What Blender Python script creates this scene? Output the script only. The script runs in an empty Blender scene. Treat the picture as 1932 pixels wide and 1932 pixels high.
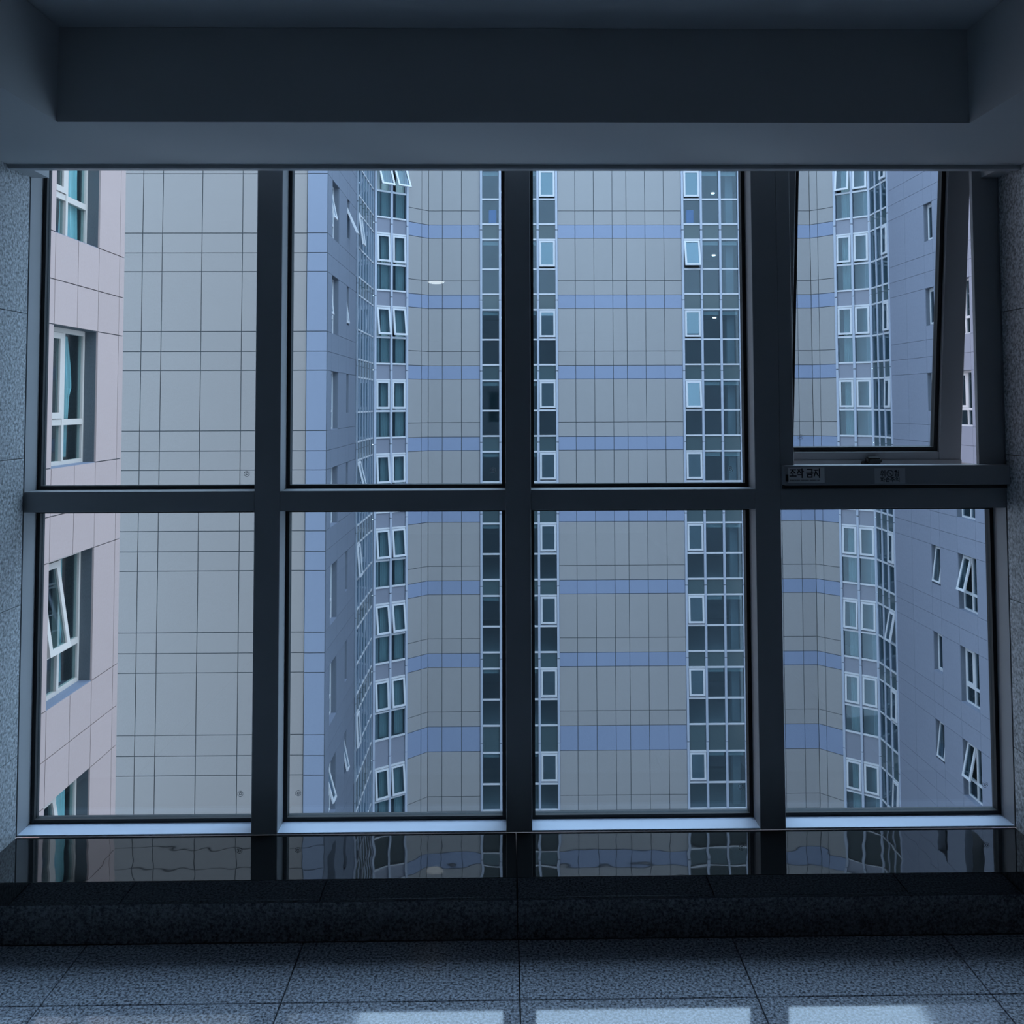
import bpy, bmesh, math, random
from mathutils import Matrix, Vector
random.seed(7)
sc = bpy.context.scene
C = sc.collection
E = 1.5005                                   # eye height above the floor (floor is z = 0)

# ------------------------------------------------------------------ camera
PX, F = 1932.0, 1700.0
cam_d = bpy.data.cameras.new('camera')
cam = bpy.data.objects.new('camera', cam_d); C.objects.link(cam)
cam_d.sensor_width = 36.0; cam_d.lens = F / PX * 36.0
cam_d.shift_x = -(980.08 - 966) / PX; cam_d.shift_y = (683.2 - 966) / PX
cam_d.clip_start = 0.05; cam_d.clip_end = 400
cam.matrix_world = (Matrix.Translation((0, 0, E)) @ Matrix.Rotation(-0.01447, 4, 'Z')
                    @ Matrix.Rotation(math.pi / 2 + 0.04571, 4, 'X') @ Matrix.Rotation(-0.00317, 4, 'Z'))
sc.camera = cam

# ------------------------------------------------------------------ sky: even blue-grey overcast
w = bpy.data.worlds.new('overcast'); sc.world = w; w.use_nodes = True
nt = w.node_tree; nt.nodes.clear()
out = nt.nodes.new('ShaderNodeOutputWorld'); bg = nt.nodes.new('ShaderNodeBackground')
tc = nt.nodes.new('ShaderNodeTexCoord'); sx = nt.nodes.new('ShaderNodeSeparateXYZ'); cr = nt.nodes.new('ShaderNodeValToRGB')
cr.color_ramp.elements[0].position = 0.0; cr.color_ramp.elements[0].color = (0.50, 0.54, 0.62, 1)
cr.color_ramp.elements[1].position = 0.9; cr.color_ramp.elements[1].color = (0.71, 0.82, 1.0, 1)
nt.links.new(tc.outputs['Generated'], sx.inputs[0]); nt.links.new(sx.outputs['Z'], cr.inputs[0])
nt.links.new(cr.outputs[0], bg.inputs[0]); bg.inputs[1].default_value = 5.2
nt.links.new(bg.outputs[0], out.inputs[0])
# veiled sun behind the cloud: very wide, soft
sd = bpy.data.lights.new('veiled_sun', 'SUN'); sd.energy = 0.75; sd.angle = math.radians(70); sd.color = (1.0, 0.93, 0.88)
so = bpy.data.objects.new('veiled_sun', sd); C.objects.link(so)
so.rotation_euler = Vector((-0.62, 0.38, -0.95)).to_track_quat('-Z', 'Y').to_euler(); so.location = (10, 10, 60)

sc.view_settings.view_transform = 'Standard'; sc.view_settings.look = 'None'
sc.view_settings.gamma = 1.0; sc.view_settings.use_curve_mapping = False
sc.view_settings.exposure = 0.0

# ------------------------------------------------------------------ materials
M = {}
def mat(name, col, rough=0.6, metal=0.0, spec=0.5, vary=0.0, noise=0.0, nscale=3.0, bump=0.0):
    m = bpy.data.materials.new(name); m.use_nodes = True; n = m.node_tree; p = n.nodes['Principled BSDF']
    p.inputs['Base Color'].default_value = (*col, 1); p.inputs['Roughness'].default_value = rough
    p.inputs['Metallic'].default_value = metal; p.inputs['Specular IOR Level'].default_value = spec
    src = None
    if vary or noise:
        hsv = n.nodes.new('ShaderNodeHueSaturation'); hsv.inputs['Color'].default_value = (*col, 1)
        add = n.nodes.new('ShaderNodeMath'); add.operation = 'MULTIPLY_ADD'
        oi = n.nodes.new('ShaderNodeObjectInfo')
        n.links.new(oi.outputs['Random'], add.inputs[0]); add.inputs[1].default_value = vary; add.inputs[2].default_value = 1 - vary / 2
        if noise:
            tcn = n.nodes.new('ShaderNodeTexCoord'); nz = n.nodes.new('ShaderNodeTexNoise'); nz.inputs['Scale'].default_value = nscale
            nz.inputs['Detail'].default_value = 4
            n.links.new(tcn.outputs['Object'], nz.inputs['Vector'])
            a2 = n.nodes.new('ShaderNodeMath'); a2.operation = 'MULTIPLY_ADD'; a2.inputs[1].default_value = noise
            n.links.new(nz.outputs['Fac'], a2.inputs[0]); n.links.new(add.outputs[0], a2.inputs[2])
            a3 = n.nodes.new('ShaderNodeMath'); a3.operation = 'SUBTRACT'; a3.inputs[1].default_value = noise / 2
            n.links.new(a2.outputs[0], a3.inputs[0]); n.links.new(a3.outputs[0], hsv.inputs['Value'])
        else:
            n.links.new(add.outputs[0], hsv.inputs['Value'])
        n.links.new(hsv.outputs[0], p.inputs['Base Color'])
    M[name] = m; return m

def granite(name, dark, light, rough, scale=170, pos=(0.40, 0.60), spec=0.5, wavy=0.0):
    m = bpy.data.materials.new(name); m.use_nodes = True; n = m.node_tree; p = n.nodes['Principled BSDF']
    g = n.nodes.new('ShaderNodeNewGeometry'); nz = n.nodes.new('ShaderNodeTexNoise'); nz.inputs['Scale'].default_value = scale
    nz.inputs['Detail'].default_value = 3; nz.inputs['Roughness'].default_value = 0.65
    n.links.new(g.outputs['Position'], nz.inputs['Vector'])
    r = n.nodes.new('ShaderNodeValToRGB')
    r.color_ramp.elements[0].position = pos[0]; r.color_ramp.elements[0].color = (*dark, 1)
    r.color_ramp.elements[1].position = pos[1]; r.color_ramp.elements[1].color = (*light, 1)
    n.links.new(nz.outputs['Fac'], r.inputs[0]); n.links.new(r.outputs[0], p.inputs['Base Color'])
    p.inputs['Roughness'].default_value = rough; p.inputs['Specular IOR Level'].default_value = spec
    if wavy:
        n2 = n.nodes.new('ShaderNodeTexNoise'); n2.inputs['Scale'].default_value = 9; n2.inputs['Detail'].default_value = 1
        n.links.new(g.outputs['Position'], n2.inputs['Vector'])
        bp = n.nodes.new('ShaderNodeBump'); bp.inputs['Strength'].default_value = wavy; bp.inputs['Distance'].default_value = 0.02
        n.links.new(n2.outputs['Fac'], bp.inputs['Height']); n.links.new(bp.outputs[0], p.inputs['Normal'])
    M[name] = m; return m

def glass(name, tint, ior, rough=0.0, body=0.0, bodycol=(0.02, 0.03, 0.035), gcol=(1, 1, 1)):
    """thin glass: tinted see-through mixed with a Fresnel mirror (+ optional dark body)"""
    m = bpy.data.materials.new(name); m.use_nodes = True; n = m.node_tree; n.nodes.clear()
    o = n.nodes.new('ShaderNodeOutputMaterial'); tr = n.nodes.new('ShaderNodeBsdfTransparent'); tr.inputs[0].default_value = (*tint, 1)
    gl = n.nodes.new('ShaderNodeBsdfGlossy'); gl.inputs['Roughness'].default_value = rough; gl.inputs[0].default_value = (*gcol, 1)
    r0 = ((ior-1)/(ior+1))**2                       # Schlick: the same from either side of the thin sheet
    lw = n.nodes.new('ShaderNodeLayerWeight'); pw = n.nodes.new('ShaderNodeMath'); pw.operation = 'POWER'; pw.inputs[1].default_value = 5
    n.links.new(lw.outputs['Facing'], pw.inputs[0])
    fr = n.nodes.new('ShaderNodeMath'); fr.operation = 'MULTIPLY_ADD'; fr.inputs[1].default_value = 1-r0; fr.inputs[2].default_value = r0
    n.links.new(pw.outputs[0], fr.inputs[0])
    mx = n.nodes.new('ShaderNodeMixShader'); n.links.new(fr.outputs[0], mx.inputs[0])
    base = tr.outputs[0]
    if body:
        df = n.nodes.new('ShaderNodeBsdfDiffuse'); df.inputs[0].default_value = (*bodycol, 1)
        m2 = n.nodes.new('ShaderNodeMixShader'); m2.inputs[0].default_value = body
        n.links.new(tr.outputs[0], m2.inputs[1]); n.links.new(df.outputs[0], m2.inputs[2]); base = m2.outputs[0]
    n.links.new(base, mx.inputs[1]); n.links.new(gl.outputs[0], mx.inputs[2]); n.links.new(mx.outputs[0], o.inputs[0])
    M[name] = m; return m

def emit(name, col, s):
    m = bpy.data.materials.new(name); m.use_nodes = True; p = m.node_tree.nodes['Principled BSDF']
    p.inputs['Base Color'].default_value = (*col, 1); p.inputs['Emission Color'].default_value = (*col, 1); p.inputs['Emission Strength'].default_value = s
    M[name] = m; return m

# interior
mat('paint', (0.49, 0.51, 0.53), 0.85, noise=0.05, nscale=2)
mat('frame_metal', (0.30, 0.315, 0.335), 0.42, metal=0.0, spec=0.5, noise=0.06, nscale=8)
mat('rail_metal', (0.57, 0.65, 0.79), 0.45, noise=0.06, nscale=8)
mat('trim_metal', (0.42, 0.44, 0.46), 0.4)
mat('gasket', (0.012, 0.014, 0.016), 0.6)
mat('black_plastic', (0.010, 0.011, 0.012), 0.4)
mat('white_plastic', (0.75, 0.77, 0.78), 0.4)
mat('sticker_paper', (0.72, 0.74, 0.74), 0.6)
mat('sticker_film', (0.50, 0.53, 0.55), 0.5)
mat('ink', (0.015, 0.016, 0.02), 0.6)
mat('etch', (0.85, 0.87, 0.9), 0.8)
mat('etch_dark', (0.16, 0.19, 0.22), 0.8)
granite('granite_floor', (0.085, 0.093, 0.11), (0.56, 0.61, 0.71), 0.06, 140, (0.38, 0.62), spec=0.9)
granite('granite_plinth_shaded', (0.05, 0.053, 0.058), (0.25, 0.265, 0.285), 0.12, 140, (0.36, 0.64))  # same granite, darkened: the apron's weaker light is put into the colour
granite('granite_wall', (0.13, 0.145, 0.155), (0.56, 0.60, 0.64), 0.36, 110, (0.36, 0.64))
granite('granite_black', (0.005, 0.0055, 0.006), (0.016, 0.017, 0.019), 0.012, 260, (0.45, 0.75), spec=0.65, wavy=0.012)
mat('grout', (0.05, 0.055, 0.06), 0.8)
glass('window_glass', (0.785, 0.895, 0.950), 1.40)
emit('lamp', (1.0, 0.97, 0.92), 10.0)
emit('far_lamp', (1.0, 0.97, 0.92), 7.0)
# outside
mat('cream_panel', (0.298, 0.280, 0.276), 0.55, vary=0.05, noise=0.05, nscale=0.6)
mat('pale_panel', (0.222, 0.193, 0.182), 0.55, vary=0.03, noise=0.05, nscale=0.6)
mat('pilaster_blue', (0.170, 0.188, 0.246), 0.5, vary=0.03, noise=0.04, nscale=0.6)
mat('mauve_panel_shaded', (0.150, 0.168, 0.214), 0.55, vary=0.04, noise=0.05, nscale=0.8)  # mauve panel darkened: shade of the left side wall put into the colour
mat('lilac_band', (0.222, 0.258, 0.358), 0.5, vary=0.05, noise=0.04, nscale=0.6)
mat('pink_panel', (0.430, 0.308, 0.280), 0.55, vary=0.04, noise=0.05, nscale=1.0)
mat('mauve_panel', (0.218, 0.228, 0.284), 0.55, vary=0.04, noise=0.05, nscale=0.8)
mat('joint_dark', (0.06, 0.07, 0.08), 0.8)
mat('joint_slate', (0.085, 0.095, 0.105), 0.8)
mat('joint_mauve', (0.11, 0.125, 0.155), 0.8)
mat('alu_pale', (0.38, 0.40, 0.47), 0.45, noise=0.05, nscale=3)
mat('alu_grey', (0.22, 0.25, 0.30), 0.5)
mat('alu_white', (0.55, 0.54, 0.56), 0.45)
mat('spandrel_teal', (0.045, 0.075, 0.085), 0.12, vary=0.2)
mat('spandrel_lilac', (0.21, 0.215, 0.26), 0.35, vary=0.08)
mat('sash_cream', (0.54, 0.46, 0.41), 0.5)
mat('curtain', (0.46, 0.56, 0.56), 0.85, noise=0.15, nscale=6)
mat('room_paint', (0.40, 0.42, 0.42), 0.9)
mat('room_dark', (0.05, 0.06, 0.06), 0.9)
mat('blind', (0.62, 0.68, 0.64), 0.8)
mat('ground', (0.30, 0.30, 0.30), 0.9)
mat('stone_grey', (0.45, 0.46, 0.48), 0.8)
mat('reflection_blue', (0.05, 0.22, 0.65), 0.5)  # colour of a reflection in the far glass, given to solid boxes
glass('far_glass', (0.74, 0.84, 0.88), 1.52, 0.02, 0.18, (0.022, 0.045, 0.055), (0.8, 0.9, 1.0))
glass('sash_glass', (0.55, 0.66, 0.70), 2.1, 0.02, 0.35, (0.03, 0.05, 0.06), (0.62, 0.86, 1.0))
glass('pink_glass', (0.80, 0.93, 0.94), 1.6)

# ------------------------------------------------------------------ mesh helpers
cache = {}
def add_box(bm, x0, x1, y0, y1, z0, z1):
    vs = [bm.verts.new(p) for p in ((x0,y0,z0),(x1,y0,z0),(x1,y1,z0),(x0,y1,z0),(x0,y0,z1),(x1,y0,z1),(x1,y1,z1),(x0,y1,z1))]
    for f in ((0,3,2,1),(4,5,6,7),(0,1,5,4),(1,2,6,5),(2,3,7,6),(3,0,4,7)): bm.faces.new([vs[i] for i in f])
    return vs
def finish(bm, name, m, bevel=0.0):
    if bevel:
        bmesh.ops.bevel(bm, geom=bm.edges[:], offset=bevel, segments=1, affect='EDGES', clamp_overlap=True)
    me = bpy.data.meshes.new(name); bm.to_mesh(me); bm.free(); me.materials.append(M[m]); return me
def boxes(name, m, lst, bevel=0.0):
    bm = bmesh.new()
    for b in lst: add_box(bm, *b)
    return finish(bm, name, m, bevel)
def box_me(w_, d, h, m, bevel=0.0):
    """box centred in x and z, from y = 0 inward"""
    k = ('b', round(w_, 3), round(d, 3), round(h, 3), m, bevel)
    if k not in cache: cache[k] = boxes('box', m, [(-w_/2, w_/2, 0, d, -h/2, h/2)], bevel)
    return cache[k]
def ring_me(w_, h, bar, d, m, hung=False):
    """rectangular frame; hung = origin at the middle of its top edge"""
    k = ('r', round(w_, 3), round(h, 3), bar, d, m, hung)
    if k not in cache:
        z1 = 0 if hung else h/2; z0 = z1 - h
        cache[k] = boxes('ring', m, [(-w_/2, -w_/2+bar, 0, d, z0, z1), (w_/2-bar, w_/2, 0, d, z0, z1), (-w_/2+bar, w_/2-bar, 0, d, z1-bar, z1), (-w_/2+bar, w_/2-bar, 0, d, z0, z0+bar)])
    return cache[k]
def prism(name, m, poly, z0, z1):
    bm = bmesh.new(); lo = [bm.verts.new((x, y, z0)) for x, y in poly]; hi = [bm.verts.new((x, y, z1)) for x, y in poly]; n = len(poly)
    bm.faces.new(lo[::-1]); bm.faces.new(hi)
    for i in range(n): bm.faces.new((lo[i], lo[(i+1) % n], hi[(i+1) % n], hi[i]))
    bmesh.ops.recalc_face_normals(bm, faces=bm.faces[:])
    return finish(bm, name, m)
def link(name, me, parent=None, loc=(0, 0, 0), rot=(0, 0, 0)):
    o = bpy.data.objects.new(name, me); C.objects.link(o)
    o.rotation_euler = rot
    if parent:
        o.parent = parent; o.location = Vector(loc) - wloc(parent)
    else: o.location = loc
    return o
def wloc(o):
    v = Vector(o.location)
    while o.parent: o = o.parent; v += Vector(o.location)
    return v
def empty(name, loc=(0, 0, 0), parent=None):
    o = bpy.data.objects.new(name, None); C.objects.link(o); o.empty_display_size = 0.2
    if parent: o.parent = parent; o.location = Vector(loc) - wloc(parent)
    else: o.location = loc
    return o
def tag(o, label=None, cat=None, group=None, kind=None):
    for k, v in (('label', label), ('category', cat), ('group', group), ('kind', kind)):
        if v: o[k] = v
    return o
def part(parent, name, m, lst, bevel=0.0):
    """one mesh part from boxes given in room coordinates (z from eye level)"""
    L = wloc(parent)
    return link(name, boxes(name, m, [(a-L.x, b-L.x, c-L.y, d-L.y, e+E-L.z, f+E-L.z) for a, b, c, d, e, f in lst], bevel), parent, L)

# ------------------------------------------------------------------ room
XL, XR, YM = -1.50, 1.575, 2.837
YBK = -4.6
ZS, ZC, ZSILL = 0.724, 0.972, -1.32
floor = empty('floor', (0, 0, 0)); tag(floor, 'polished grey speckled granite floor tiles below the window', kind='structure')
part(floor, 'screed', 'grout', [(XL-.1, XR+.1, YBK-.1, 2.7, -E-.12, -E-.012)])
ys = [2.594, 2.339]
while ys[-1] > YBK: ys.append(max(ys[-1]-.6, YBK))
xs = [XL, -1.17, -.57, .03, .63, 1.226, XR]
for j in range(len(ys)-1):
    for i in range(len(xs)-1):
        if xs[i+1]-xs[i] < .02: continue
        me = box_me(xs[i+1]-xs[i]-.0035, ys[j]-ys[j+1]-.0035, .012, 'granite_floor', .0008)
        link('floor_tile', me, floor, ((xs[i]+xs[i+1])/2, ys[j+1]+.0017, -.006))

def granite_wall(name, X, sgn, label):
    wv = empty(name, (X, 0, 0)); tag(wv, label, kind='structure')
    th = .02
    part(wv, 'backing', 'grout', [(min(X+sgn*th, X+sgn*.25), max(X+sgn*th, X+sgn*.25), YBK-.1, 2.835, -E-.1, ZC+.15)])
    zz = [-E, -1.073, -.616, -.166, .285, .74]
    yy = [2.833, 1.93, 1.03, .13, -.77, -1.67, -2.57, -3.47, YBK]
    for i in range(5):
        for j in range(len(yy)-1):
            me = box_me(yy[j]-yy[j+1]-.002, th, zz[i+1]-zz[i]-.002, 'granite_wall', .0006)
            link('granite_slab', me, wv, (X, (yy[j]+yy[j+1])/2, (zz[i]+zz[i+1])/2+E), (0, 0, math.pi/2*(-sgn)))
    return wv
granite_wall('wall_left', XL, -1, 'grey speckled granite slab wall at the left of the window')
granite_wall('wall_right', XR, 1, 'grey speckled granite slab wall at the right of the window')
wb = empty('wall_back', (0, YBK, 0)); tag(wb, 'painted wall behind the viewer', kind='structure')
part(wb, 'plaster', 'paint', [(XL-.2, XR+.2, YBK-.2, YBK, -E, ZC+.1)])

ce = empty('ceiling', (0, 0, ZC+E)); tag(ce, 'white painted ceiling with recessed tray and dropped soffit border', kind='structure')
part(ce, 'ceiling_slab', 'paint', [(XL-.25, XR+.25, YBK-.2, 3.10, ZC, ZC+.15)])
YE = 2.705
part(ce, 'front_soffit', 'paint', [(XL, XR, 2.295, YE, ZS, ZC-.001)])
part(ce, 'side_soffit', 'paint', [(XL, -1.15, -3.4, 2.2945, ZS, ZC-.001)])
part(ce, 'side_soffit', 'paint', [(1.205, XR, -3.4, 2.2945, ZS, ZC-.001)])
part(ce, 'rear_soffit', 'paint', [(XL, XR, YBK, -3.4005, ZS, ZC-.001)])
# slim metal edge of the curtain slot, and its two corner blocks
tr = empty('trim_1', (0, YE+.012, ZS+E)); tag(tr, 'thin metal edge trim along the soffit above the window', kind='structure')
part(tr, 'edge_strip', 'trim_metal', [(XL, XR, YE+.001, YE+.026, ZS-.013, ZS+.05)], .001)
part(tr, 'corner_block', 'trim_metal', [(XL, XL+.052, YE+.028, YM+.01, ZS-.006, ZS+.06)])
part(tr, 'corner_block', 'trim_metal', [(XR-.052, XR, YE+.028, YM+.01, ZS-.006, ZS+.06)])

# outer wall around the opening, as far as the building goes
wf = empty('wall_front', (0, 3.0, -30)); tag(wf, 'outer wall of the viewer\'s own building around the window', kind='structure')
part(wf, 'outer_wall', 'stone_grey', [(-6.1, XL-.24, 2.99, 3.2, -31, 8), (XR+.24, 20, 2.99, 3.2, -31, 8), (XL-.24, XR+.24, 2.99, 3.2, ZC+.1, 8), (XL-.24, XR+.24, 2.99, 3.2, -31, -1.62)])
part(wf, 'wall_return', 'stone_grey', [(XL-.30, XL-.062, 2.836, 2.99, -E, ZC+.2), (XR+.062, XR+.30, 2.836, 2.99, -E, ZC+.2)])
part(wf, 'under_sill', 'grout', [(XL, XR, 2.62, 2.989, -E, -1.384)])
for a, b in ((XL, .026), (.028, XR)):
    link('granite_slab', box_me(b-a, .022, .115, 'granite_plinth_shaded', .0006), wf, ((a+b)/2, 2.597, E-1.4432))

# ------------------------------------------------------------------ the window
win = empty('window_1', (0, YM, E+ZSILL)); tag(win, 'dark metal framed window of eight lights with one open top hung sash', kind='structure')
mull = [(-.787, -.707), (-.004, .076), (.781, .861)]
YG, YO = 2.925, 2.945              # glass plane and outer face
for a, b in ((XL, .0255), (.0265, XR)):
    link('window_sill', boxes('sill', 'granite_black', [(a-(a+b)/2, b-(a+b)/2, -.131, .131, -.063, 0)], .0012), win, ((a+b)/2, 2.706, E+ZSILL))
ZT0, ZT1 = -.334, -.271            # transom
ZH = .971
for a, b in mull: part(win, 'mullion', 'frame_metal', [(a, b, YM, YO, ZSILL+.0005, ZH)], .0015)
part(win, 'jamb', 'frame_metal', [(XL-.062, XL+.001, YM+.0005, YO, ZSILL+.0005, ZH)])
part(win, 'jamb', 'frame_metal', [(XR-.001, XR+.062, YM+.0005, YO, ZSILL+.0005, ZH)])
edges = [XL+.001, mull[0][0], mull[0][1], mull[1][0], mull[1][1], mull[2][0], mull[2][1], XR-.001]
bays = [(edges[2*i], edges[2*i+1]) for i in range(4)]
for a, b in bays:
    part(win, 'bottom_rail', 'rail_metal', [(a+.0002, b-.0002, YM+.001, YO, ZSILL+.0005, ZSILL+.006)])
    part(win, 'transom', 'frame_metal', [(a+.0002, b-.0002, YM+.0004, YO, ZT0, ZT1)], .001)
    part(win, 'head_rail', 'frame_metal', [(a+.0002, b-.0002, YM+.03, YO, ZH-.06, ZH)])
gid = 0
def glazing(a, b, z0, z1, stamp, dark=False):
    gk = .012
    part(win, 'gasket', 'gasket', [(a+.0003, a+gk, YG-.012, YG+.019, z0, z1), (b-gk, b-.0003, YG-.012, YG+.019, z0, z1), (a+gk, b-gk, YG-.012, YG+.019, z0, z0+gk), (a+gk, b-gk, YG-.012, YG+.019, z1-gk, z1)])
    p = part(win, 'pane', 'window_glass', [(a+gk, b-gk, YG, YG+.008, z0+gk, z1-gk)])
    if stamp: make_stamp(p, stamp[0], stamp[1], 'etch_dark' if dark else 'etch', YG-.0006)
    return p
def ring_poly(bm, cx, cz, r0, r1, y, a0=0, a1=360, n=20):
    pv = None
    for i in range(n+1):
        a = math.radians(a0+(a1-a0)*i/n); v = (bm.verts.new((cx+r0*math.cos(a), y, cz+r0*math.sin(a))), bm.verts.new((cx+r1*math.cos(a), y, cz+r1*math.sin(a))))
        if pv: bm.faces.new((pv[0], pv[1], v[1], v[0]))
        pv = v
def make_stamp(p, x, z, m, y, tilt=None):
    bm = bmesh.new(); L = wloc(p)
    cx, cz, yy = x-L.x, z+E-L.z, y-L.y
    for k in range(6): ring_poly(bm, cx, cz, .0075, .0092, yy, 60*k+6, 60*k+52, 6)
    ring_poly(bm, cx+.0006, cz+.0006, .0026, .0044, yy)
    add_box(bm, cx-.0036, cx-.002, yy-.0001, yy+.0001, cz-.0052, cz+.004)
    link('maker_stamp', finish(bm, 'stamp', m), p, L)
glazing(*bays[0], ZSILL+.006, ZT0, (-.846, -1.232), True)
glazing(*bays[1], ZSILL+.006, ZT0, (-.663, -1.232), True)
glazing(*bays[2], ZSILL+.006, ZT0, (.745, -1.225))
glazing(*bays[3], ZSILL+.006, ZT0, (1.53, -1.225))
glazing(*bays[0], ZT1, ZH-.06, (-.836, -.224), True)
glazing(*bays[1], ZT1, ZH-.06, (-.044, -.216))
glazing(*bays[2], ZT1, ZH-.06, (.725, -.216))
# open top-hung sash of the fourth light, with its own frame and ledge
a, b = bays[3]
part(win, 'sash_jamb', 'frame_metal', [(a+.0003, .905, YM+.0012, YO, ZT1+.0005, ZH-.0605)], .001)
part(win, 'sash_jamb', 'frame_metal', [(1.493, b-.0003, YM+.0012, YM+.018, ZT1+.0005, ZH-.0605)], .001)
part(win, 'sash_jamb', 'gasket', [(.9055, .912, YM+.05, YO-.005, ZT1+.02, ZH-.062)])
part(win, 'ledge', 'frame_metal', [(.866, XR-.002, YM-.030, YM+.03, -.258, -.197)], .0012)
part(win, 'ledge_shadow_gap', 'gasket', [(.866, XR-.002, YM-.012, YM-.0005, -.2705, -.2585)])
HZ = .87
th = math.radians(6.6)
sash = empty('awning_sash', (0, 2.90, E+HZ), win); sash.rotation_euler = (th, 0, 0)
def spart(name, m, lst, bevel=0.0):
    o = bpy.data.objects.new(name, boxes(name, m, lst, bevel)); C.objects.link(o); o.parent = sash; return o
gx0, gx1, gz0 = .966, 1.441, -1.03
ox0, ox1, oz0 = .916, 1.529, -1.098
spart('stile', 'frame_metal', [(ox0, gx0-.014, 0, .05, oz0, 0)], .0015)
spart('stile', 'frame_metal', [(gx1+.014, ox1, 0, .05, oz0, 0)], .0015)
spart('bottom_rail', 'frame_metal', [(gx0-.0135, gx1+.0135, 0, .05, oz0, gz0-.014)], .0015)
spart('bottom_rail_lip', 'frame_metal', [(ox0, ox1, -.006, -.0003, oz0, oz0+.028)], .001)
spart('top_rail', 'frame_metal', [(gx0-.0135, gx1+.0135, 0, .05, -.06, 0)], .0015)
spart('gasket', 'gasket', [(gx0-.0135, gx0, .014, .04, gz0-.0135, -.06), (gx1, gx1+.0135, .014, .04, gz0-.0135, -.06), (gx0, gx1, .014, .04, gz0-.0135, gz0)])
sp = spart('pane', 'window_glass', [(gx0, gx1, .024, .032, gz0, -.06)])
bm = bmesh.new()
for k in range(6): ring_poly(bm, .992, gz0+.034, .0075, .0092, .0234, 60*k+6, 60*k+52, 6)
add_box(bm, .9875, .9965, .0233, .0235, gz0+.0335, gz0+.035); add_box(bm, .9885, .990, .0233, .0235, gz0+.030, gz0+.037); add_box(bm, .994, .9955, .0233, .0235, gz0+.030, gz0+.037)
o = bpy.data.objects.new('maker_stamp', finish(bm, 'stamp', 'etch_dark')); C.objects.link(o); o.parent = sp
# catch handle on the sash bottom rail
bm = bmesh.new()
add_box(bm, 1.200, 1.250, -.034, -.0065, oz0+.018, oz0+.040); bmesh.ops.bevel(bm, geom=bm.edges[:], offset=.006, segments=2, affect='EDGES')
o = bpy.data.objects.new('catch_handle', finish(bm, 'catch', 'black_plastic')); C.objects.link(o); o.parent = sash
spart('catch_base', 'black_plastic', [(1.188, 1.252, -.014, -.0062, oz0+.012, oz0+.024)], .002)
spart('catch_tongue', 'white_plastic', [(1.222, 1.236, -.030, -.012, oz0+.006, oz0+.0175)], .001)

# warning stickers on the ledge: hangul drawn as strokes (unit cell 0..1)
G = {}
def S(*a): return ('s', *a)
def O_(*a): return ('o', *a)
G['조'] = [S(.12,.92,.88,.92), S(.5,.92,.18,.52), S(.5,.78,.82,.52), S(.5,.48,.5,.2), S(.04,.17,.96,.17)]
G['작'] = [S(.06,.92,.6,.92), S(.33,.92,.06,.5), S(.36,.76,.6,.52), S(.76,1.0,.76,.42), S(.76,.72,.96,.72), S(.16,.32,.76,.32), S(.76,.32,.76,0)]
G['금'] = [S(.14,.95,.84,.95), S(.84,.95,.8,.62), S(.03,.52,.97,.52), S(.18,.36,.82,.36), S(.18,.04,.82,.04), S(.18,.36,.18,.04), S(.82,.36,.82,.04)]
G['지'] = [S(.05,.88,.62,.88), S(.34,.88,.05,.18), S(.36,.6,.64,.2), S(.84,1.0,.84,0)]
G['위'] = [O_(.34,.76,.22), S(.04,.36,.64,.36), S(.36,.36,.36,.05), S(.86,1.0,.86,0)]
G['험'] = [S(.16,.98,.46,.98), S(.04,.86,.58,.86), O_(.31,.64,.14), S(.84,1.0,.84,.44), S(.62,.7,.84,.7), S(.2,.34,.84,.34), S(.2,.04,.84,.04), S(.2,.34,.2,.04), S(.84,.34,.84,.04)]
G['파'] = [S(.04,.88,.62,.88), S(.04,.2,.64,.2), S(.2,.88,.2,.2), S(.48,.88,.48,.2), S(.8,1.0,.8,0), S(.8,.5,1.0,.5)]
G['손'] = [S(.5,.98,.14,.66), S(.5,.88,.86,.66), S(.5,.66,.5,.5), S(.04,.47,.96,.47), S(.2,.34,.2,.04), S(.2,.04,.86,.04)]
G['주'] = [S(.14,.95,.86,.95), S(.5,.95,.18,.58), S(.5,.8,.82,.6), S(.03,.42,.97,.42), S(.5,.42,.5,0)]
G['의'] = [O_(.34,.7,.22), S(.03,.2,.68,.24), S(.86,1.0,.86,0)]
def stroke(bm, x0, z0, x1, z1, t, y):
    d = Vector((x1-x0, z1-z0)); d.normalize(); nx, nz = -d.y*t/2, d.x*t/2; ex, ez = d.x*t/2, d.y*t/2
    q = [(x0-ex+nx, z0-ez+nz), (x0-ex-nx, z0-ez-nz), (x1+ex-nx, z1+ez-nz), (x1+ex+nx, z1+ez+nz)]
    bm.faces.new([bm.verts.new((a_, y, b_)) for a_, b_ in q])
def glyph(bm, ch, x, z, w_, h, t, y):
    for g in G[ch]:
        if g[0] == 's': stroke(bm, x+g[1]*w_, z+g[2]*h, x+g[3]*w_, z+g[4]*h, t, y)
        else: ring_poly(bm, x+g[1]*w_, z+g[2]*h, g[3]*w_-t/2, g[3]*w_+t/2, y, n=16)
YL = YM-.0308
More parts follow.
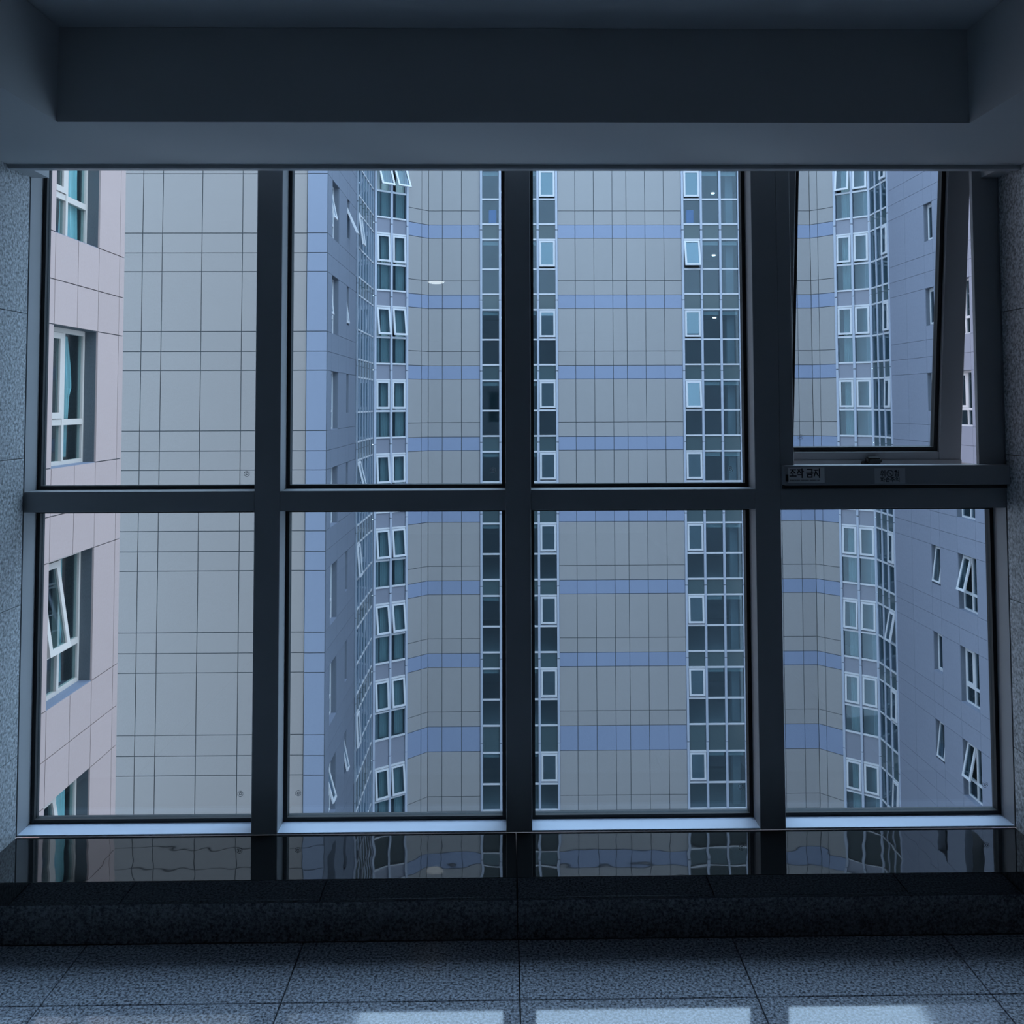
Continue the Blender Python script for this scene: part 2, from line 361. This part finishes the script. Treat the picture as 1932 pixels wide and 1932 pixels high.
def sticker(name, x0, x1, z0, z1, m, label, fn, th_=.0006):
    o = link(name, boxes(name, m, [(-(x1-x0)/2, (x1-x0)/2, -th_, 0, 0, z1-z0)]), None, ((x0+x1)/2, YL+.0007, z0+E))
    tag(o, label, 'sticker')
    bm = bmesh.new(); fn(bm, x1-x0, z1-z0); l = finish(bm, 'lettering', 'ink')
    q = bpy.data.objects.new('lettering', l); C.objects.link(q); q.parent = o; q.location = (0, -th_-.0003, 0)
    return o
def f1(bm, w_, h):
    cw = .0205; x = -w_/2+.005
    for ch in '조작': glyph(bm, ch, x, .0165, cw, .026, .0036, 0); x += cw+.0026
    x += .0065
    for ch in '금지': glyph(bm, ch, x, .0165, cw, .026, .0036, 0); x += cw+.0026
    x = -w_/2+.006
    for run in (4, 4, 7, 6, 2):
        for k in range(run):
            add_box(bm, x, x+.0012, -.0001, 0, .0052, .0094); add_box(bm, x, x+.0029, -.0001, 0, .0082, .0092); add_box(bm, x+.0021, x+.0028, -.0001, 0, .0052, .0088); x += .0037
        x += .0019
def f2(bm, w_, h):
    glyph(bm, '위', -.0300, .0225, .0165, .018, .0023, 0)
    ring_poly(bm, 0, .0315, .0088, .0110, 0, n=24); stroke(bm, -.0062, .0377, .0062, .0253, .0022, 0)
    glyph(bm, '험', .0135, .0225, .0165, .018, .0021, 0)
    x = -.030
    for ch in '파손주의': glyph(bm, ch, x, .0055, .0135, .0135, .0020, 0); x += .0155
sticker('warning_sticker', .876, .990, -.250, -.202, 'sticker_paper', 'pale sticker with large bold hangul at the left end of the ledge', f1)
sticker('warning_sticker', 1.147, 1.243, -.2535, -.206, 'sticker_film', 'dull film sticker with a prohibition sign in the middle of the ledge', f2)
part(win, 'ledge_notch', 'gasket', [(.8685, .8765, YM-.0318, YM-.0295, -.246, -.224)])

# downlight in the tray ceiling behind the viewer
dl = empty('downlight', (-.558, -1.29, ZC+E)); tag(dl, 'small round ceiling downlight glowing white, mirrored in the second pane', 'ceiling light')
bm = bmesh.new(); bmesh.ops.create_uvsphere(bm, u_segments=32, v_segments=12, radius=.066); bmesh.ops.scale(bm, vec=(1, 1, .26), verts=bm.verts[:])
link('lamp_disc', finish(bm, 'disc', 'lamp'), dl, (-.558, -1.29, ZC+E-.004))
bm = bmesh.new()
ring = [(.067, -.001), (.080, -.001), (.080, -.006), (.067, -.006)]
vr = [[bm.verts.new((r*math.cos(2*math.pi*i/32), r*math.sin(2*math.pi*i/32), z)) for r, z in ring] for i in range(32)]
for i in range(32):
    for k in range(4): bm.faces.new((vr[i][k], vr[(i+1) % 32][k], vr[(i+1) % 32][(k+1) % 4], vr[i][(k+1) % 4]))
link('lamp_rim', finish(bm, 'rim', 'white_plastic'), dl, (-.558, -1.29, ZC+E))

# ------------------------------------------------------------------ the courtyard outside
H = 3.2
K = (1.0897, 1.7007, 2.3470)       # course levels in each storey (from eye level)
TALL = .475                        # one storey lower down is taller
def zk(n, k, tall=True):
    z = K[k]+n*H
    if tall and (n < -5 or (n == -5 and k == 0)): z -= TALL
    return z
ZBOT, ZTOP = -31.0, 19.1
gr = link('courtyard_ground', boxes('ground', 'ground', [(-30, 40, -3.1, 70, ZBOT-.3+E, ZBOT+E)])); tag(gr, 'grey paved ground at the bottom of the courtyard', kind='structure')
GZ = ZBOT+E

class Face:
    """vertical face: origin, direction of u (left to right seen from outside), depth d goes inward"""
    def __init__(s, x, y, ux, uy):
        l = math.hypot(ux, uy); s.o = Vector((x, y)); s.u = Vector((ux/l, uy/l)); s.i = Vector((-s.u.y, s.u.x)); s.ang = math.atan2(uy, ux)
    def pt(s, u, d, z): p = s.o+s.u*u+s.i*d; return (p.x, p.y, z+E)
    def put(s, name, me, parent, u, d, z, tilt=0): return link(name, me, parent, s.pt(u, d, z), (tilt, 0, s.ang))
    def join(s, name, m, parent, lst):
        """boxes (u0,u1,d0,d1,z0,z1) joined into one part"""
        bm = bmesh.new()
        for b in lst: add_box(bm, *b[:4], b[4], b[5])
        return link(name, finish(bm, name, m), parent, (s.o.x, s.o.y, E), (0, 0, s.ang))

def rows(n0, n1, tall):
    """course boundaries from storey n0 to n1: (z0, z1, n, kind) kind 0 band, 1 narrow, 2 tall"""
    r = []
    for n in range(n0, n1+1):
        r.append((zk(n, 0, tall), zk(n, 1, tall), n, 0)); r.append((zk(n, 1, tall), zk(n, 2, tall), n, 1)); r.append((zk(n, 2, tall), zk(n+1, 0, tall), n, 2))
    return r
def panel_wall(b, f, us, n0, n1, mats, back, holes={}, tall=False, gap=.026, thick=.03, deep=.26, names=('band_panel', 'wall_panel', 'wall_panel'), stuff=True, vis=None):
    """holes: {(column, n): bottom z or None for the whole row}; returns nothing"""
    backing = []; rest = {}
    lo, hi = rows(n0, n1, tall)[0][0], rows(n0, n1, tall)[-1][1]
    allrows = rows(n0-8, n1+8, tall)
    for z0, z1, n, k in allrows:
        if z1 < ZBOT or z0 > ZTOP: continue
        z0 = max(z0, ZBOT)
        for i in range(len(us)-1):
            u0, u1 = us[i], us[i+1]; cz0 = z0; cz1 = z1
            if k == 2 and (i, n) in holes:
                hb = holes[(i, n)]
                if hb is None: continue
                cz1 = hb                              # panel only below a shorter opening
            backing.append((u0, u1, thick-.004, deep, cz0, cz1))
            wv = u1-u0-gap; hv = cz1-cz0-gap
            if n0 <= n <= n1 and (vis is None or vis(i, n, k)):
                f.put(names[k], box_me(wv, thick, hv, mats[k]), b, (u0+u1)/2, 0, (cz0+cz1)/2)
            else:
                rest.setdefault(mats[k], []).append((u0+gap/2, u1-gap/2, 0, thick, cz0+gap/2, cz1-gap/2))
    f.join('backing_wall', back, b, backing)
    if stuff:
        for m, l in rest.items():
            tag(f.join('outlying_panels', m, b, l), kind='stuff')

# ---- 1. the building straight ahead: cream panels, lilac bands, glazed strips
YF = 40.644
pc, pb, pa = (-3.525, YF), (-4.413, 39.76), (-5.68, 38.86)
qc, qb, qa = (13.873, YF), (14.70, 39.76), (15.87, 38.82)
rear = empty('panelled_building', (5.17, YF, GZ)); tag(rear, 'tall cream panelled building with lilac bands and glazed strips straight across the courtyard', 'building')
ff = Face(0, YF, 1, 0)
MC = ('lilac_band', 'cream_panel', 'cream_panel')
N0, N1 = -6, 2
panel_wall(rear, ff, [2.33, 3.132, 3.982, 4.833, 5.469, 6.321, 7.181, 7.985], N0, N1, MC, 'joint_dark', tall=True)
panel_wall(rear, ff, [-3.525, -2.897, -2.031, -1.185], N0, N1, MC, 'joint_dark', tall=True)
panel_wall(rear, ff, [11.50, 12.377, 13.245, 13.873], N0, N1, MC, 'joint_dark', tall=True)
lc = math.dist(pb, pc)
fl_ = Face(*pb, pc[0]-pb[0], pc[1]-pb[1]); panel_wall(rear, fl_, [0.05, .69*lc, lc], N0, N1, MC, 'joint_dark', tall=True, deep=.12)
lc2 = math.dist(qb, qc)
fr_ = Face(*qc, qb[0]-qc[0], qb[1]-qc[1]); panel_wall(rear, fr_, [0, .31*lc2, lc2-.05], N0, N1, MC, 'joint_dark', tall=True, deep=.12)

BT, BB, MID = 1.7365, 1.030, 2.875
def zt(base, n, lowpart):                      # curtain wall levels, storey shift below the tall storey
    z = base+n*H
    if n < -5 or (n == -5 and lowpart): z -= TALL
    return z
def awning(b, f, u, ztop, w_, h, ang, bar=.085, d=-.06, frame='alu_white', gl='sash_glass', name='window'):
    e = empty(name, f.pt(u, d, ztop), b)
    e.rotation_euler = (0, 0, f.ang)
    fo = bpy.data.objects.new('sash_frame', ring_me(w_, h, bar, .06, frame, True)); C.objects.link(fo); fo.parent = e; fo.rotation_euler = (-ang, 0, 0)
    k = ('hp', round(w_, 3), round(h, 3), bar, gl)
    if k not in cache: cache[k] = boxes('hpane', gl, [(-w_/2+bar, w_/2-bar, .025, .04, -h+bar, -bar)])
    po = bpy.data.objects.new('pane', cache[k]); C.objects.link(po); po.parent = e; po.rotation_euler = (-ang, 0, 0)
    return e
def curtain_wall(b, f, ms, n0, n1, spand, sash, sgl='far_glass', alu='alu_pale', mw=.10, md=.12, mo=.08, trh=.07):
    """ms: mullion positions; sash: {(bay, n): angle}"""
    u0, u1 = ms[0], ms[-1]
    panes = []
    for n in range(n0, n1+1):
        zs0, zs1, zm, ze = zt(BB, n, True), zt(BT, n, False), zt(MID, n, False), zt(BB, n+1, True)
        for u in ms:                               # one length of mullion per storey, open joint in the spandrel
            f.put('mullion', box_me(mw, md, ze-zs0-.03, alu), b, u, -mo, (ze+zs0)/2+.43)
        for z in (zs0, zs1, zm):
            f.put('transom', box_me(u1-u0, .08, trh, 'alu_white'), b, (u0+u1)/2, -mo*.56, z)
        for i in range(len(ms)-1):
            a_, b_ = ms[i]+mw/2, ms[i+1]-mw/2; uc = (a_+b_)/2; wv = b_-a_
            f.put('spandrel', box_me(wv+.02, .02, zs1-zs0-trh, spand), b, uc, .01, (zs0+zs1)/2)
            f.put('pane', box_me(wv+.02, .015, zm-zs1-trh, 'far_glass'), b, uc, .01, (zs1+zm)/2)
            if (i, n) in sash:
                hh = ze-zm-trh-.09
                ofr = f.put('fixed_frame', ring_me(wv, ze-zm-trh+.01, .03, .05, 'alu_pale'), b, uc, .0, (zm+ze)/2)
                awning(b, f, uc, ze-trh/2-.015, wv-.035, hh, math.radians(sash[(i, n)]), gl=sgl)
            else:
                f.put('pane', box_me(wv+.02, .015, ze-zm-trh, 'far_glass'), b, uc, .01, (zm+ze)/2)
    # the storeys above and below the view, joined
    l = {'alu_pale': [], 'alu_white': [], spand: [], 'room_dark': []}
    for n in list(range(n0-4, n0))+list(range(n1+1, n1+5)):
        zs0, zs1, zm, ze = zt(BB, n, True), zt(BT, n, False), zt(MID, n, False), zt(BB, n+1, True)
        if ze < ZBOT or zs0 > ZTOP: continue
        for u in ms: l['alu_pale'].append((u-mw/2, u+mw/2, -mo, .04, zs0+.445, ze+.415))
        for z in (zs0, zs1, zm): l['alu_white'].append((u0, u1, -.045, .035, z-trh/2, z+trh/2))
        l[spand].append((u0, u1, .01, .03, zs0, zs1)); l['room_dark'].append((u0, u1, .01, .03, zs1, ze))
    for m, q in l.items():
        if q: tag(f.join('outlying_glazing', m, b, q), kind='stuff')

def ang_map(cols): return {(c, n): a_ for c, d in cols.items() for n, a_ in d.items()}
cl = {2: 3, 1: 1, 0: .4, -1: .4, -2: 1, -3: .3, -4: .3, -5: .3, -6: .5}
# sash index n: the light hanging from course n+1
ms1 = [-1.136, -.278, .578, 1.431, 2.28]
curtain_wall(rear, ff, ms1, -6, 2, 'spandrel_teal', ang_map({3: {2: 2.0, 1: 2.5, 0: .3, -1: .2, -2: .3, -3: .2, -4: .2, -5: .2, -6: .2}}), 'sash_glass')
ms2 = [8.026, 8.875, 9.740, 10.602, 11.452]
curtain_wall(rear, ff, ms2, -6, 2, 'spandrel_teal', ang_map({0: {2: 2.0, 1: 13, 0: 1.5, -1: 7, -2: 1, -3: .5, -4: 3.5, -5: 2.5, -6: 1.0}}), 'sash_glass')
la = math.dist(pa, pb)
fa = Face(*pa, pb[0]-pa[0], pb[1]-pa[1])
curtain_wall(rear, fa, [0, la/2, la], -6, 2, 'spandrel_lilac', ang_map({0: {2: 24, 1: 2.5, 0: 9, -1: .4, -2: 5.5, -3: 8, -4: 9, -5: 4.5, -6: 6}, 1: {2: 26, 1: 1.5, 0: 8, -1: .3, -2: .8, -3: 7, -4: 8.5, -5: 5.5, -6: 6.5}}))
la2 = math.dist(qa, qb)
fa2 = Face(*qb, qa[0]-qb[0], qa[1]-qb[1])
curtain_wall(rear, fa2, [0, la2/2, la2], -6, 2, 'spandrel_lilac', ang_map({0: {2: 9, 1: 2, 0: 1, -1: .5, -2: .5, -3: .8, -4: 3, -5: 1, -6: 1.5}, 1: {2: 2.5, 1: 1, 0: .6, -1: .4, -2: .5, -3: .5, -4: 2, -5: 1, -6: 1}}))


# rooms behind the glazing: floors, back wall, partitions, a few ceiling lights
inner = [(-5.60, 47.2), (-5.60, 39.02), (-4.36, 39.95), (-3.55, 40.95), (13.9, 40.95), (14.63, 39.95), (15.78, 38.98), (15.78, 47.2)]
for n in range(-7, 5):
    z0, z1 = zt(BB, n, True)+.12, zt(BT, n, False)-.14
    if z1 < ZBOT: continue
    L = wloc(rear); link('floor_slab', prism('slab', 'room_paint', [(x-L.x, y-L.y) for x, y in inner], z0+E-L.z, z1+E-L.z), rear, L)
part(rear, 'room_back_wall', 'room_paint', [(-5.6, 15.78, 47.2, 47.4, ZBOT, ZTOP), (-5.60, -5.52, 39.1, 47.2, ZBOT, ZTOP), (-5.74, -5.52, 38.99, 39.1, ZBOT, ZTOP), (15.70, 15.78, 39.1, 47.2, ZBOT, ZTOP), (15.70, 15.90, 38.98, 39.1, ZBOT, ZTOP)])
part(rear, 'partition', 'room_paint', [(-1.6, -1.5, 40.95, 47.2, ZBOT, ZTOP), (2.6, 2.7, 40.95, 47.2, ZBOT, ZTOP), (7.6, 7.7, 40.95, 47.2, ZBOT, ZTOP), (11.75, 11.85, 40.95, 47.2, ZBOT, ZTOP)])
part(rear, 'roof', 'stone_grey', [(-5.6, 15.78, 40.7, 47.6, ZTOP, ZTOP+.3)])
for n in (3, 2, 1):
    zc = zt(BB, n, True)+.09
    for x, y in ((10.6, 45.6), (-.18, 45.4)):
        bm = bmesh.new(); bmesh.ops.create_cone(bm, cap_ends=True, segments=16, radius1=.09, radius2=.09, depth=.05)
        link('room_light', finish(bm, 'roomlight', 'far_lamp'), rear, (x, y, zc+E))
# pale blind boxes at the head of the rooms, and two added blue boxes standing for reflections in the glass
for n in range(-6, 3):
    ze = zt(BB, n+1, True)
    for m0 in (ms1, ms2):
        for i in range(4):
            if (m0 is ms1 and i == 3) or (m0 is ms2 and i == 0): continue
            ff.put('blind_box', box_me(m0[i+1]-m0[i]-.16, .05, .16, 'blind'), rear, (m0[i]+m0[i+1])/2, .10, ze-.16)
for u in (-.62, 8.4):
    ff.put('blue_reflection', box_me(.36, .3, .62, 'reflection_blue', .03), rear, u, .06, zt(BT, 2, False)+.36)
# curtains and columns seen dimly in some rooms
for n in range(-6, 3):
    zs1, ze = zt(BT, n, False), zt(BB, n+1, True)
    bm = bmesh.new()
    def drape(bm, u0, u1, z0, z1, amp=.03, k=9):
        prev = None
        for i in range(4*k+1):
            t = i/(4*k); x = u0+(u1-u0)*t; y = amp*math.sin(t*k*2*math.pi)
            v = (bm.verts.new((x, y, z0)), bm.verts.new((x, y, z1)))
            if prev: bm.faces.new((prev[0], v[0], v[1], prev[1]))
            prev = v
    drape(bm, -.21, .21, zs1+E, ze-.1+E, k=5)
    me = finish(bm, 'drape', 'blind')
    for f_, u in ((fa, la*.86), (fa, la*.40), (fa2, la2*.30)):
        link('curtain', me, rear, f_.pt(u, .22, -E), (0, 0, f_.ang))
    ff.put('column', box_me(.34, .3, ze-zs1+.2, 'room_paint'), rear, 10.33, .6, (zs1+ze)/2)

# ---- windows recessed in a panelled side wall
def side_window(b, f, u0, u1, z0, z1, rec, frame, gl, open_near=0.0, near_first=True, back='room_dark', bar=.05, curtain=0, sillm=None):
    """two upper lights (one hung sash) over two lower lights; near_first: the sash sits at small u"""
    e = empty('window', f.pt((u0+u1)/2, rec, z0), b); e.rotation_euler = (0, 0, f.ang)
    wv = u1-u0; hv = z1-z0
    def q(name, m, lst):
        o = bpy.data.objects.new(name, boxes(name, m, lst)); C.objects.link(o); o.parent = e; return o
    h = wv/2; t = .29*hv if wv > .9 else 0
    q('outer_frame', frame, [(-h, -h+bar, 0, .07, 0, hv), (h-bar, h, 0, .07, 0, hv), (-h+bar, h-bar, 0, .07, hv-bar*1.4, hv), (-h+bar, h-bar, 0, .07, 0, bar*1.2)])
    if wv > .9:
        q('centre_mullion', frame, [(-.03, .03, -.012, .07, bar*1.2, hv-bar*1.4)])
        q('middle_transom', frame, [(-h+bar, h-bar, -.005, .065, t, t+.085)])
        q('lower_pane', gl, [(-h+bar, -.03, .03, .042, bar*1.2, t)]); q('lower_pane', gl, [(.03, h-bar, .03, .042, bar*1.2, t)])
        s = -1 if near_first else 1
        c0, c1 = sorted((s*.03, s*(h-bar)))
        q('fixed_pane', gl, [(-c1, -c0, .03, .042, t+.085, hv-bar*1.4)])
        sw = c1-c0-.01; sh = hv-bar*1.4-t-.10; sb = .085; cx = (c0+c1)/2; zt_ = hv-bar*1.4-.005
    else:
        sw = wv-2*bar; sh = hv-bar*2.8; sb = .06; cx = 0; zt_ = hv-bar*1.4-.005
    fo = bpy.data.objects.new('sash_frame', ring_me(sw, sh, sb, .055, frame, True)); C.objects.link(fo); fo.parent = e; fo.location = (cx, -.02, zt_); fo.rotation_euler = (-open_near, 0, 0)
    k = ('hp', round(sw, 3), round(sh, 3), sb, gl)
    if k not in cache: cache[k] = boxes('hpane', gl, [(-sw/2+sb, sw/2-sb, .025, .04, -sh+sb, -sb)])
    po = bpy.data.objects.new('sash_pane', cache[k]); C.objects.link(po); po.parent = e; po.location = fo.location; po.rotation_euler = fo.rotation_euler
    q('room_recess', back, [(-h-.3, h+.3, .9, .95, -.3, hv+.3), (-h-.35, -h-.3, .1, .95, -.3, hv+.3), (h+.3, h+.35, .1, .95, -.3, hv+.3), (-h-.3, h+.3, .1, .95, hv+.3, hv+.35), (-h-.3, h+.3, .1, .95, -.35, -.3)])
    if sillm: q('window_sill', sillm, [(-h, h, -rec+.012, -.001, -.012, .004)])
    if curtain:
        bm = bmesh.new(); zs_ = 14
        spread = {1: (.20, .46, .24, .16), 2: (.06, .52, .26, .2), 3: (.14, .27, .22, .2)}[curtain]
        def wid(t):    # pulled-back curtain: flat at the top, tied in lower down
            if curtain == 1: return spread[1]-.16*max(0, t-.05)*1.2 if t > .45 else .30+.16*math.sin(t/.45*math.pi/2)*.9
            return spread[1]
        grid = []
        for j in range(zs_+1):
            t_ = j/zs_; row = []
            for i in range(25):
                s_ = i/24; x = spread[0]+(wid(t_)-spread[0])*s_; x = x+.03
                row.append(bm.verts.new((x, .115+.04*math.sin(s_*34+.4*j*.2)*(.5+.5*t_), hv-.1-(hv-.2)*t_)))
            grid.append(row)
        for j in range(zs_):
            for i in range(24): bm.faces.new((grid[j][i], grid[j][i+1], grid[j+1][i+1], grid[j+1][i]))
        o = bpy.data.objects.new('curtain', finish(bm, 'curtain', 'curtain')); C.objects.link(o); o.parent = e
    return e

# ---- 2. left rear block: pale wall, blue-lilac corner pilaster, mauve side wall
YB = 29.15
XC = -5.79
left = empty('corner_block', (-9, YB, GZ)); tag(left, 'pale panelled block with blue lilac corner pilaster beyond the pink wing', 'building')
fb = Face(0, YB, 1, 0)
MP = ('pale_panel',)*3
nm = ('wall_panel',)*3
panel_wall(left, fb, [-14.5, -13.2, -12.4, -11.771, -11.134, -9.858, -8.553, -7.26, -6.46], -5, 2, MP, 'joint_dark', names=nm)
fp = Face(0, YB-.05, 1, 0)
panel_wall(left, fp, [-6.455, XC], -5, 2, ('pilaster_blue',)*3, 'joint_dark', names=('pilaster_panel',)*3, deep=.045)
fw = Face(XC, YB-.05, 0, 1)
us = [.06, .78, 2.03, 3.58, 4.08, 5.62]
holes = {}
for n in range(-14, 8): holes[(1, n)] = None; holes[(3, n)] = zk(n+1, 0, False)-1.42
panel_wall(left, fw, us, -5, 2, ('mauve_panel_shaded',)*3, 'joint_mauve', holes, names=nm, gap=.012, vis=lambda i, n, k: -5 <= n <= 2)
opl = {1: (12, 24), 0: (7, 8), -1: (0, 0), -2: (8, 4), -3: (0, 0), -4: (0, 0), -5: (16, 12), 2: (3, 3)}
for n in range(-6, 3):
    z1 = zk(n+1, 0, False); o1, o2 = opl.get(n, (0, 0))
    side_window(left, fw, us[1], us[2], zk(n, 2, False), z1, .19, 'alu_white', 'far_glass', math.radians(o1), True, sillm='pilaster_blue')
    side_window(left, fw, us[3], us[4], z1-1.42, z1, .16, 'alu_white', 'far_glass', math.radians(o2), True, sillm='pilaster_blue')
part(left, 'building_core', 'stone_grey', [(-14.5, XC-1.4, YB+1.2, 34.9, ZBOT, ZTOP), (-14.5, XC, YB, 34.9, ZTOP, ZTOP+.3), (-14.5, XC-.02, 34.8, 34.95, ZBOT, ZTOP)])

# glazed return in the inner corner
fs = Face(-5.74, 34.74, 0, 1)
curtain_wall(left, fs, [0, .68, 1.36, 2.04, 2.72, 3.40, 4.05], -6, 2, 'spandrel_teal', ang_map({0: {2: 1, 1: 8, -2: 14, -3: 5, -5: 3}}), alu='alu_grey', mw=.06, md=.06, mo=.025, trh=.06)
part(left, 'return_core', 'stone_grey', [(-14.5, XC-1.3, 34.95, 38.9, ZBOT, ZTOP), (XC-1.3, -5.80, 38.82, 38.9, ZBOT, ZTOP)])

# ---- 3. near left wing: pink panels and tall windows with teal curtains
XK = -6.1135
pink = empty('pink_wing', (-8, 9, GZ)); tag(pink, 'near pink panelled wing with tall cream framed windows at the left edge', 'building')
fk = Face(XK, 0, 0, 1)
usk = [4.0, 6.0, 8.0, 9.6, 10.27, 10.92, 11.58, 12.235, 12.89, 13.54, 14.26, 14.44]
holes = {}
for n in range(-14, 8): holes[(7, n)] = None; holes[(8, n)] = None
panel_wall(pink, fk, usk, -4, 1, ('pink_panel',)*3, 'joint_slate', holes, names=nm, gap=.014, deep=.30)
opk = {0: 0, -1: 0, -2: 9, -3: 10, -4: 0}
for n in range(-5, 2):
    side_window(pink, fk, usk[7], usk[9], zk(n, 2, False), zk(n+1, 0, False), .19, 'sash_cream', 'pink_glass', math.radians(opk.get(n, 0)), True, curtain={0: 2, -1: 1, -2: 3, -3: 2}.get(n, 2), sillm='pilaster_blue')
part(pink, 'building_core', 'stone_grey', [(-14.5, XK-1.4, 3.25, 14.44, ZBOT, ZTOP-6), (-14.5, XK-.03, 14.36, 14.44, ZBOT, ZTOP-6), (-14.5, XK-.1, 3.25, 14.44, ZTOP-6, ZTOP-5.7)])

# ---- 4. right wing: mauve panels, narrow and wide windows
XW = 15.871
right = empty('mauve_wing', (18, 28, GZ)); tag(right, 'mauve panelled wing with narrow and wide recessed windows at the right', 'building')
fr2 = Face(XW, 36.92, 0, -1)
usr = [0, 1.55, 3.15, 3.83, 5.13, 6.39, 7.75, 9.1, 10.6, 12.1, 13.6, 15.1]
holes = {}
for n in range(-14, 8): holes[(2, n)] = zk(n+1, 0, False)-1.42; holes[(4, n)] = None
panel_wall(right, fr2, usr, -6, 2, ('mauve_panel',)*3, 'joint_mauve', holes, names=nm, gap=.012, vis=lambda i, n, k: i < 8)
opr = {-3: (8, 14), -4: (0, 0), -5: (7, 12), -6: (6, 0)}
for n in range(-7, 3):
    z1 = zk(n+1, 0, False); o1, o2 = opr.get(n, (0, 0))
    side_window(right, fr2, usr[2], usr[3], z1-1.42, z1, .17, 'alu_white', 'far_glass', math.radians(o1), True, sillm='pilaster_blue')
    side_window(right, fr2, usr[4], usr[5], zk(n, 2, False), z1, .19, 'alu_white', 'far_glass', math.radians(o2), True, sillm='pilaster_blue')
part(right, 'building_core', 'stone_grey', [(XW+1.4, 22, 21.9, 36.8, ZBOT, ZTOP), (XW+.03, 22, 21.8, 21.9, ZBOT, ZTOP), (XW, 22, 21.8, 36.9, ZTOP, ZTOP+.3)])
# glazed return in the inner corner
fs2 = Face(15.86, 38.80, 0, -1)
curtain_wall(right, fs2, [.03, .64, 1.25, 1.86], -6, 2, 'spandrel_teal', ang_map({2: {2: 2, 1: 1, 0: 1, -1: 2, -3: 1, -4: 11, -5: 1, -6: 3}}), mw=.07, md=.06, mo=.03)
part(right, 'return_core', 'stone_grey', [(XW+1.4, 22, 36.8, 38.9, ZBOT, ZTOP), (XW+.04, XW+1.4, 38.8, 38.9, ZBOT, ZTOP)])
